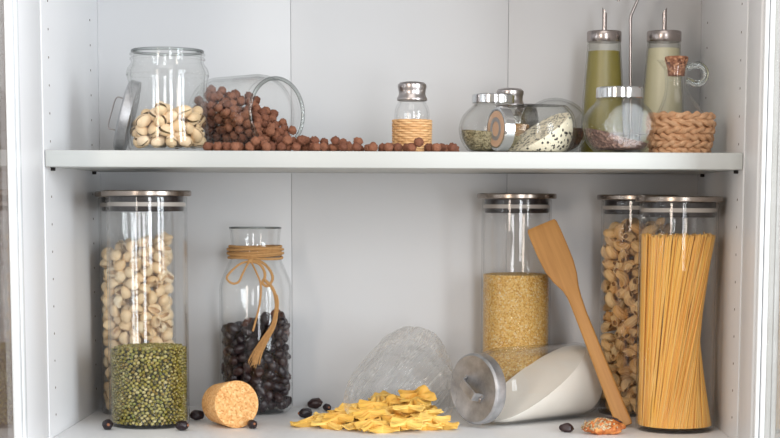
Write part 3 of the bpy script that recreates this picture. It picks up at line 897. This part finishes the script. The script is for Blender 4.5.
# ------------------------------------------------------------------ upper shelf
Z = .3340
def screw_jar(R, H, t=.0024):
    o = [(0, .003), (R * .55, .002), (R * .78, 0), (R * .93, .0012), (R * .985, .006), (R, .013), (R, H * .20), (R * .955, H * .30), (R * .945, H * .50), (R * .955, H * .68), (R * 1.0, H * .755), (R * 1.01, H * .79), (R * .985, H * .825),
         (R * .91, H * .87), (R * .885, H * .885), (R * .885, H * .905), (R * .925, H * .915), (R * .925, H * .93), (R * .885, H * .94), (R * .885, H * .955), (R * .925, H * .962), (R * .92, H * .978), (R * .885, H * .985), (R * .885, H * .995), (R * .87, H)]
    i = [(R * .84, H * .998), (R * .835, H * .90), (R * .86, H * .86), (R * .93, H * .80), (R * .90, H * .68), (R * .89, H * .5), (R * .90, H * .3), (R * .945, H * .2), (R * .94, .014), (R * .9, .007), (R * .7, .0055), (0, .0055)]
    return o + i
e = empty('open_glass_jar', (.1300, .080, Z), 'open threaded glass jar half full of pistachios, upright on the upper shelf', 'jar')
Rj, Hj = .0480, .1185
put('glass_body', lathe(screw_jar(Rj, Hj), 96), 'glass_green', e)
put('rim', tube([(.0413 * math.cos(2 * PI * k / 72), .0413 * math.sin(2 * PI * k / 72), Hj) for k in range(72)], .0018, 12, False, True), 'rimd', e)
# embossed notches round the shoulder
gs = []
for k in range(40):
    a = 2 * PI * k / 40
    gs.append(xf(ico(1, 1, (.0011, .0030, .0009)), Matrix.Translation((Rj * 1.0 * math.cos(a), Rj * 1.0 * math.sin(a), Hj * .765)) @ Matrix.Rotation(a + .0, 4, 'Z') @ Matrix.Rotation(.35, 4, 'X')))
put('embossed_ring', gs, 'glass_green', e)

def pist_half(sgn):
    def f(u, v):
        s = u * 2 - 1; a = v * PI
        w = (max(0, 1 - s * s)) ** .5 * (1 + .14 * s) if abs(s) < 1 else 0
        x = s * .0100; y = math.cos(a) * .0066 * w; z = math.sin(a) * .0062 * w
        gap = .0009 + (s + 1) * .0011
        z = (z + 0) * sgn
        return x, y, z + sgn * gap * .5 * (1 if s > -1 else 0)
    return grid(f, 12, 12, .0007 * (-sgn))
pist = mesh('pistachio', [pist_half(1), pist_half(-1)], 'pist', ang=60)
kern = mesh('kernel', ico(1, 2, (.0084, .0053, .0046)), 'kern')
def pile(x, y): return .0505 - .004 + .0 * x + np.where(x > -.005, .0035, -.002) - .06 * np.abs(x)
P = pack(.0073, disc_sample(.0425 - .0073), lambda x, y: np.full_like(x, .006 + .0065), pile, seed=4, vfac=.88)
P = cull(P, .0425, .0073, pile, 2.9)
spots = [(Vector((.1300 + a, .080 + b, Z + c)), Euler((random.random() * 6.28, random.gauss(0, .4), random.random() * 6.28)).to_quaternion(), random.uniform(.95, 1.08)) for a, b, c in P]
spawn('pistachio', [('pistachio', pist), ('kernel', kern)], spots, 'pistachio nut in pale split shell inside the upright jar', 'pistachio', 'pistachios in the jar')
print('pist', len(P))

# leaning lid
e = empty('jar_lid', (0, 0, 0), 'dull aluminium lid leaning on edge against the pistachio jar', 'lid')
axl = Vector((-.955, -.10, .245)).normalized()
Rll, Tl = .0440, .0130
ctr = Vector((.0775, .112, Z)) ; upd = (Vector((0, 0, 1)) - axl * axl.z).normalized()
aim(e, Vector((.0700, .104, Z)) + upd * Rll - axl * .002, axl)
body = put('lid_disc', lathe([(0, 0), (Rll - .0004, 0), (Rll, .0012), (Rll - .0002, Tl - .0025), (Rll - .0022, Tl - .0003), (Rll * .93, Tl), (Rll * .9, Tl - .0007), (0, Tl - .0005)], 96), 'alu', e)
inv2 = e.rotation_quaternion.inverted()
hd = inv2 @ Vector((0, .35, 1)); hr = math.atan2(hd.y, hd.x)
pts = smooth_path([(-.021, 0, Tl - .002), (-.021, 0, Tl + .004), (-.019, 0, Tl + .0115), (.0, 0, Tl + .0125), (.019, 0, Tl + .0115), (.021, 0, Tl + .004), (.021, 0, Tl - .002)], 8)
h = put('wire_handle', tube(pts, .0009, 8), 'pewter', e); h.rotation_euler.z = hr

# fallen jar of cocoa balls
e = empty('open_glass_jar', (0, 0, 0), 'open glass jar lying on its side, spilling cocoa cereal balls', 'jar')
fax = Vector((.72, -.694, 0)).normalized(); fb = Vector((.1720, .1845, Z + .0480))
aim(e, fb, fax)
put('glass_body', lathe([(r_ * 1.045, z_ * .975) for r_, z_ in [(0, .003), (.028, .002), (.037, 0), (.0425, .0015), (.0450, .006), (.0458, .013), (.0458, .088), (.0448, .096), (.0420, .1015), (.0400, .105), (.0400, .108), (.0412, .110), (.0412, .1125), (.0398, .114), (.0398, .1165), (.0412, .118), (.0410, .121), (.0400, .122),
        (.0378, .122), (.0378, .106), (.0398, .1005), (.0424, .095), (.0433, .088), (.0433, .013), (.041, .007), (.034, .0055), (0, .0055)]], 96), 'glass_green', e)
put('rim', tube([(.0416 * math.cos(2 * PI * k / 72), .0416 * math.sin(2 * PI * k / 72), Hj) for k in range(72)], .0023, 12, False, True), 'rimd', e)
def ball_geo(seed):
    v, f = ico(1, 3); o = []
    for p in v:
        P = Vector(p); n = noise.noise(P * 2.2 + Vector((seed * 5, 0, 0))) * .16 + abs(noise.noise(P * 5 + Vector((0, seed, 0)))) * .22
        o.append(tuple(P * .0056 * (.90 + n * 1.5)))
    return o, f
balls = [mesh('cocoa_ball', ball_geo(k), 'choco', ang=80) for k in range(4)]
Rin = .0446; r = .0054
def cyl_floor(x, y):   # x along axis, y across; z relative to the axis
    rr = np.where(x > Hj * .80, .0385, Rin) - r
    return -np.sqrt(np.maximum(0, rr ** 2 - y ** 2))
def cyl_top(x, y):
    rr = Rin - r
    surf = np.interp(x, [0, .03, .075, .105, .13], [.036, .026, .001, -.016, -.024])
    return np.minimum(surf, np.sqrt(np.maximum(0, rr ** 2 - y ** 2)))
def cyl_sample(rng, K):
    x = .011 + rng.random(K) * (Hj - .012); y = (rng.random(K) * 2 - 1) * (Rin - r) * .999
    lim = np.where(x > Hj * .80, .0385, Rin) - r
    return np.stack([x, np.clip(y, -lim, lim)], 1)
P = pack(r, cyl_sample, cyl_floor, cyl_top, seed=6, K=40, fails=40)
side = Vector((0, 0, 1)).cross(fax)         # points away from the camera or towards it
spots = []
for x, y, z in P:
    # keep the skin next to the glass and the top of the heap
    if math.hypot(y, z) < Rin - 3.2 * r and z < cyl_top(np.array(x), np.array(y)) - 2.6 * r and x > .02: continue
    spots.append((Vector((fb.x, fb.y, fb.z)) + fax * float(x) + side * float(y) + Vector((0, 0, float(z))), rndq(), random.uniform(.94, 1.06), random.choice(balls)))
spots = spots[:300]
spawn('cocoa_ball', [('cocoa_ball', balls[0])], spots, 'brown cocoa cereal ball inside the fallen open glass jar', 'cereal ball', 'cocoa balls in the fallen jar')
print('balls', len(spots))
rn = random.Random(15); P = []
def can_place(x, y):
    z = Z + .0051
    for p in P:
        d = math.hypot(p[0] - x, p[1] - y)
        if d < .0101: z = max(z, p[2] + math.sqrt(.0101 ** 2 - d * d))
    return z
for k in range(900):
    if len(P) >= 74: break
    x = rn.uniform(.178, .475); y = rn.uniform(.010, .085)
    if math.hypot(x - .1292, y - .08) < .055 or math.hypot(x - .4195, y - .1) < .032: continue
    if x < .235 and y > .045: continue                              # under the jar body
    if .235 <= x < .27 and y > .05: continue
    dens = 1.0 if x < .30 else (.55 if x < .35 else .22)
    if rn.random() > dens: continue
    z = can_place(x, y)
    if z > Z + (.0135 if .24 < x < .36 else .0055): continue
    P.append((x, y, z))
# a front row, as the spill runs along the shelf edge
for x in (.300, .311, .322, .334, .341, .349, .358, .367, .381, .393, .404, .4395, .466, .474, .428, .4485):
    y = rn.uniform(.010, .022); z = can_place(x, y)
    if z < Z + .012: P.append((x, y, z))
spawn('cocoa_ball', [('cocoa_ball', balls[0])], [(Vector(p), rndq(), rn.uniform(.92, 1.05), rn.choice(balls)) for p in P],
      'brown cocoa cereal ball loose on the upper shelf board', 'cereal ball', 'cocoa balls spilled along the upper shelf')
print('spilled', len(P))

# ---- shakers
def weave(R0, R1, h, rows_, cols, rope_r, loc, profile=None, mat='straw', amp=.6, ratio=1.0, flat=1):
    gs = []
    for j in range(rows_):
        z = (j + .5) / rows_ * h; R_ = profile(z) if profile else R0 + (R1 - R0) * z / h
        pts = []
        n = cols * 6
        for i in range(n):
            a = 2 * PI * i / n
            s = math.cos(PI * (i / 6 + j)) * amp * rope_r
            pts.append(((R_ + s) * math.cos(a), (R_ + s) * math.sin(a), z))
        gs.append(tube(pts, rope_r, 6, True, True, ratio))
    return gs
def shaker(x, y, label):
    e = empty('spice_shaker', (x, y, Z), label, 'shaker')
    o_ = [(0, .001), (.018, 0), (.0205, .002), (.021, .006), (.021, .046), (.0208, .051), (.0190, .057), (.0165, .0605), (.0152, .063), (.0152, .072)]
    i_ = [(.0135, .072), (.0135, .063), (.0150, .059), (.0172, .055), (.0190, .050), (.0192, .007), (.0180, .004), (0, .004)]
    put('glass_body', lathe(o_ + i_, 64), 'glass', e)
    cap = put('cap', lathe([(0, .0630), (.0172, .0630), (.0182, .0640), (.0182, .0665), (.0168, .0685), (.0160, .0720), (.0166, .0765), (.0174, .0790), (.0170, .0825), (.0145, .0848), (.0090, .0858), (0, .0858)], 64), 'pewter', e)
    put('wicker_sleeve', weave(.0218, .0222, .0405, 14, 17, .0017, None) + [tube([(.0222 * math.cos(2 * PI * k / 17), .0222 * math.sin(2 * PI * k / 17), z) for z in (.001, .02, .041)], .0010, 5) for k in range(17)], 'straw', e)
    return e
shaker(.4195, .100, 'small glass shaker with steel cap and woven straw sleeve among the cocoa balls')
shaker(.5420, .205, 'steel capped shaker with straw sleeve hidden behind the round spice jar, cap showing')

# ---- round spice jars with circular facets
def facet(g, planes):
    v, f = g; out = []
    for p in v:
        P = Vector(p)
        for n_, c in planes:
            n_ = Vector(n_).normalized(); d = P.dot(n_) - c
            if d > 0: P = P - n_ * d
        out.append(tuple(P))
    return out, f
def round_prof(R, H, neck):
    zc = H * .46; pts = []
    for k in range(19):
        a = -1.25 + k / 18 * 2.42
        r_ = R * math.cos(a) ** .85 if math.cos(a) > 0 else 0
        z = zc + zc * 1.02 * math.sin(a) / math.sin(1.25) * (1 if a < 0 else .98)
        pts.append((max(r_, neck if a > .6 else 0), z))
    return pts
def spice_jar(R, H, neck, lidR, lidT, planes, label, lidmat='chrome', disc=False, name='spice_jar'):
    e = empty(name, (0, 0, 0), label, 'jar')
    zl = H - lidT
    zm = zl * .48
    o_ = [(0, .0015), (R * .45, 0), (R * .60, .001), (R * .74, zm * .18), (R * .88, zm * .42), (R * .965, zm * .70), (R, zm), (R * .985, zm * 1.22), (R * .92, zm * 1.5), (R * .80, zm * 1.74), (R * .68, zm * 1.90), (neck, zl - .001), (neck, zl + .004)]
    i_ = [(neck - .0022, zl + .004), (neck - .0022, zl - .001)] + [(r_ - .0022, z + (.001 if z < zm else -.0006)) for r_, z in o_[2:11][::-1]] + [(0, .0042)]
    pl2 = [(n_, c) for n_, c in planes]
    nb = len(o_)
    sm = lambda L_: [tuple(p)[:2] for p in smooth_path([(a_, b_, 0) for a_, b_ in L_], 4)]
    o_f = sm(o_[1:11]); o_l = [o_[0]] + o_f + o_[11:]
    i_l = i_[:2] + sm(i_[2:-1]) + [i_[-1]]
    vo, fo = lathe(o_l + i_l, 128)
    put('glass_body', facet((vo, fo), pl2), 'glass_round', e, ang=28)
    l = put('lid', lathe([(0, zl), (lidR - .0006, zl), (lidR, zl + .0008), (lidR, H - .0016), (lidR - .0012, H - .0002), (lidR * .86, H), (lidR * .82, H - .0006), (0, H - .0006)], 72), lidmat, e)
    if disc:
        put('lid_disc', lathe([(0, H - .0005), (lidR * .80, H - .0005), (lidR * .80, H + .0001), (0, H + .0001)], 64), 'kraft', l, 'pale brown round inset of the lid')
        put('lid_emblem', lathe([(lidR * .34, H + .0001), (lidR * .52, H + .0001), (lidR * .52, H + .0006), (lidR * .34, H + .0006), (lidR * .34, H + .0001)], 48), 'alu', l)
    inner = [(0, .0046), (R * .55, .0046)] + [(r_ - .0030, z + .001) for r_, z in o_[3:11]] + [(neck - .003, zl)]
    return e, inner, zl
MT['kraft'] = plain('brown_disc', (196, 160, 132), .5)
def content(e, inner, planes, cutp, mat, label, name, cat, axis=None):
    g = cut(inner + [(0, inner[-1][1])], cutp, 64)
    g = facet(g, [(n_, c - .0028) for n_, c in planes])
    o = put(name, g, mat, ang=30)
    o.location = e.location; o.rotation_mode = 'QUATERNION'
    o.rotation_quaternion = e.rotation_quaternion if e.rotation_mode == 'QUATERNION' else e.rotation_euler.to_quaternion()
    return tag(o, label, cat, None, 'stuff')
# A: herbs, upright
pa = [((.9, -.45, 0), .034), ((-.9, -.42, -.1), .0375), ((0, 1, 0), .034)]
e, inn_, zl = spice_jar(.0415, .0725, .0225, .0262, .0112, pa, 'round spice jar of dried herbs standing upright, silver lid on')
e.location = (.5175, .118, Z)
content(e, inn_, pa, [((0, 0, .026), (.10, 0, 1))], 'herb', 'greenish dried herbs in the upright round spice jar', 'dried_herbs', 'herbs')
# B: sesame, lying, lid to the left
pb = [((0, 1, 0), .0290), ((0, -1, 0), .0290)]
e, inn_, zl = spice_jar(.0425, .0960, .0225, .0262, .0130, pb, 'round spice jar lying on its side filled with black and white sesame', disc=True)
axb = Vector((-.91, -.414, .0)).normalized()
zb_ = axb; yb_ = Vector((0, 0, 1)); xb_ = yb_.cross(zb_)
Mb = Matrix((xb_, yb_, zb_)).transposed()
e.rotation_mode = 'QUATERNION'; e.rotation_quaternion = Mb.to_quaternion(); e.location = Vector((.6065, .112, Z + .0292))
iv = e.rotation_quaternion.inverted()
noB = iv @ (Vector((0, 0, 1)) * .83 + axb * .56).normalized()
content(e, inn_, pb, [(iv @ Vector((0, 0, -.027)) + Vector((0, 0, .076)), noB)], 'sesame', 'black and white sesame seeds in the lying spice jar', 'sesame_seeds', 'seeds')
# C: cloves, lying behind, lid to the left and back
pc = []
e, inn_, zl = spice_jar(.0360, .0850, .0215, .0255, .0120, pc, 'round jar of dark cloves lying behind the sesame jar')
axc = Vector((-.86, .50, .12)).normalized()
aim(e, Vector((.6300, .180, Z + .0335)), axc)
iv = e.rotation_quaternion.inverted()
content(e, inn_, pc, [(Vector((0, 0, .035)) + iv @ Vector((0, 0, -.002)), iv @ Vector((0, 0, 1)))], 'clove', 'dark whole cloves in the round jar behind the sesame', 'cloves', 'cloves')
# D: right, upright
pd = [((.255, -1, .05), .0330), ((-.90, -.5, -.28), .0375), ((.9, .6, 0), .034)]
e, inn_, zl = spice_jar(.0433, .0775, .0262, .0277, .0130, pd, 'round spice jar with silver lid and broad front facet, nearly empty')
e.location = (.6640, .062, Z)
content(e, inn_, pd, [((0, 0, .020), (.25, 0, 1))], 'pepper', 'thin bed of brown spice in the nearly empty round jar', 'ground_spice', 'spice')

# ---- oil dispensers in a wire stand
def dispenser(x, y, liquid, label, zt, h2):
    e = empty('oil_dispenser', (x, y, Z), label, 'bottle')
    o_ = [(0, .0008), (.028, 0), (.0300, .002), (.0302, .006), (.0258, .087), (.0216, .143), (.0212, .1475)]
    i_ = [(.0195, .1475), (.0199, .143), (.0240, .087), (.0283, .008), (.027, .004), (0, .004)]
    put('glass_body', lathe(o_ + i_, 72), 'frost', e)
    cap = put('cap', lathe([(0, .1468), (.0214, .1468), (.0220, .1478), (.0220, .1590), (.0212, .1603), (0, .1603)], 72), 'capsteel', e)
    g = tube([(0, 0, .160), (.0001, 0, .170), (0, 0, .188)], .0031, 20, False)
    v = []
    for (a, b, c) in g[0]:
        if c > .18: c = .1866 + (a * -1.3 if label.startswith('green') else a * 1.3) * 1.0
        v.append((a, b, c))
    put('pour_spout', [(v, g[1]), tube([(0, 0, .1600), (0, 0, .1618)], .0042, 20)], 'capsteel', cap)
    pr = [(0, .0045), (.0268, .0045), (.0280, .009), (.0237, .087), (np.interp(zt, [.087, .143], [.0237, .0197]), zt), (0, zt)]
    l = put(h2, lathe(pr, 64), liquid); l.location = (x, y, Z)
    return e, l
e, l = dispenser(.6632, .240, 'oil', 'green oil dispenser bottle with steel cap and pour spout', .1350, 'olive_oil')
tag(l, 'green olive oil filling the left dispenser bottle', 'oil', None, 'stuff')
e, l = dispenser(.7392, .236, 'cream', 'cream coloured dispenser bottle with steel cap behind the pitcher', .1385, 'pale_vinegar')
tag(l, 'cloudy pale vinegar filling the right dispenser bottle', 'vinegar', None, 'stuff')
e = empty('wire_cruet_stand', (.7015, .255, Z), 'steel wire stand with curled handle rising between the two dispensers', 'stand')
put('handle_rod', tube(smooth_path([(.0, 0, .002), (-.0010, 0, .06), (-.0022, 0, .12), (-.0030, 0, .165), (-.0030, 0, .180), (.0005, 0, .190), (.0050, 0, .2010), (.0075, 0, .2150), (.0040, 0, .2280), (-.0060, 0, .2330), (-.0160, 0, .2270), (-.0200, 0, .2130), (-.0190, 0, .2000)], 8), .0019, 12), 'pewter', e)
gs = []
for sx in (-.0383, .0377):
    ring = [(sx + .0325 * math.cos(2 * PI * k / 48), -.017 + .0325 * math.sin(2 * PI * k / 48), .030) for k in range(48)]
    gs.append(tube(ring, .0012, 8, False, True))
put('ring', gs, 'pewter', e)
put('base_wire', tube([(-.036, .010, .0014), (.0, 0, .0014), (.034, .010, .0014)], .0013, 8), 'pewter', e)

# ---- pitcher with cork and woven base
e = empty('glass_pitcher', (.7410, .092, Z), 'small glass pitcher with cork stopper, ring handle and woven base', 'pitcher')
o_ = [(0, .001), (.026, 0), (.030, .003), (.0325, .012), (.0345, .030), (.0335, .040), (.0300, .047), (.0225, .0585), (.0160, .070), (.0132, .078), (.0128, .083), (.0133, .0835), (.0133, .0855), (.0127, .0865), (.0127, .100), (.0135, .108), (.0142, .111)]
i_ = [(.0125, .1112), (.0108, .100), (.0105, .086), (.0112, .078), (.0142, .069), (.0205, .0575), (.0280, .046), (.0315, .039), (.0325, .030), (.0300, .010), (.028, .005), (0, .0045)]
g = lathe(o_ + i_, 72)
v = []
for a, b, c in g[0]:
    if c > .098:   # pouring lip drawn out to the left
        r_ = math.hypot(a, b); an = math.atan2(b, -a)
        k = math.exp(-(an / .42) ** 2) * (c - .098) / .013
        a -= .0095 * k; c += .0008 * k
    v.append((a, b, c))
g = (v, g[1])
body = put('glass_body', g, 'glass_green', e)
hp = [(.0125 + .0, 0, .0885)] + [(.0245 + .0112 * math.cos(t_), 0, .0955 + .0112 * math.sin(t_)) for t_ in [(-2.3 + k * .27) for k in range(17)]] + [(.0125, 0, .1035)]
put('ring_handle', tube(smooth_path(hp, 3), .0028, 12, True, False, 1.35), 'rim', e)
put('cork_stopper', lathe([(0, .0935), (.0100, .0935), (.0108, .1030), (.0138, .1120), (.0140, .1150), (.0128, .1162), (0, .1165)], 40), 'dcork', e)
def lean(z): t_ = max(0.0, min(1.0, (z - .044) / .04)); return -.0065 * t_ * t_ * (3 - 2 * t_)
for ch in e.children:
    me_ = ch.data
    for v_ in me_.vertices: v_.co.x += lean(v_.co.z)
def wp(z): return float(np.interp(z, [0, .006, .020, .034, .044, .050], [.0315, .0345, .0365, .0385, .0375, .0340]))
gs = []
rowsN, th = 6, .0037
for j in range(rowsN):        # braided bands: two fat leaf strips twisted round each other
    zc = .0042 + j * .0081; R_ = wp(zc) - .0012
    for k in range(2):
        pts, rad = [], []
        n = 220
        for i in range(n):
            a = 2 * PI * i / n; ph = (a * 8 + j * .9) * (1 if j % 2 else -1) + k * PI
            pts.append(((R_ + .0019 * math.cos(ph)) * math.cos(a), (R_ + .0019 * math.cos(ph)) * math.sin(a), zc + .0021 * math.sin(ph)))
            rad.append(.0031 * (1 + .22 * math.sin(a * 23 + j * 2 + k)))
        gs.append(tube(pts, rad, 9, True, True))
put('woven_base', gs, 'hyac', e)

# ------------------------------------------------------------------ light
def area(name, loc, target, sx, sy, power, col):
    l = bpy.data.lights.new(name, 'AREA'); l.shape = 'RECTANGLE'; l.size = sx; l.size_y = sy; l.energy = power; l.color = col
    o = bpy.data.objects.new(name, l); COL.objects.link(o); o.location = loc
    d = Vector(target) - Vector(loc); o.rotation_mode = 'QUATERNION'; o.rotation_quaternion = d.to_track_quat('-Z', 'Y')
    return o
area('window_and_fill_light', (2.6, -2.0, .55), (.15, .15, .28), 1.0, 1.7, 88, (.86, .93, 1.0))
area('window_and_fill_light', (1.15, -3.0, .60), (.35, .1, .3), .5, 1.7, 34, (.93, .96, 1.0))
area('window_and_fill_light', (-1.1, -3.0, .7), (.5, .1, .3), .45, 1.4, 27, (1.0, .87, .75))  # added warm fill, stands in for bounce off the warm room
area('ceiling_lamp', (.3, -1.5, 1.9), (.4, .1, .3), 1.6, 1.2, 12, (1, .97, .93))
w = bpy.data.worlds.new('world'); S.world = w; w.use_nodes = True
bg = w.node_tree.nodes['Background']; bg.inputs[0].default_value = (1.0, .95, .90, 1); bg.inputs[1].default_value = .45
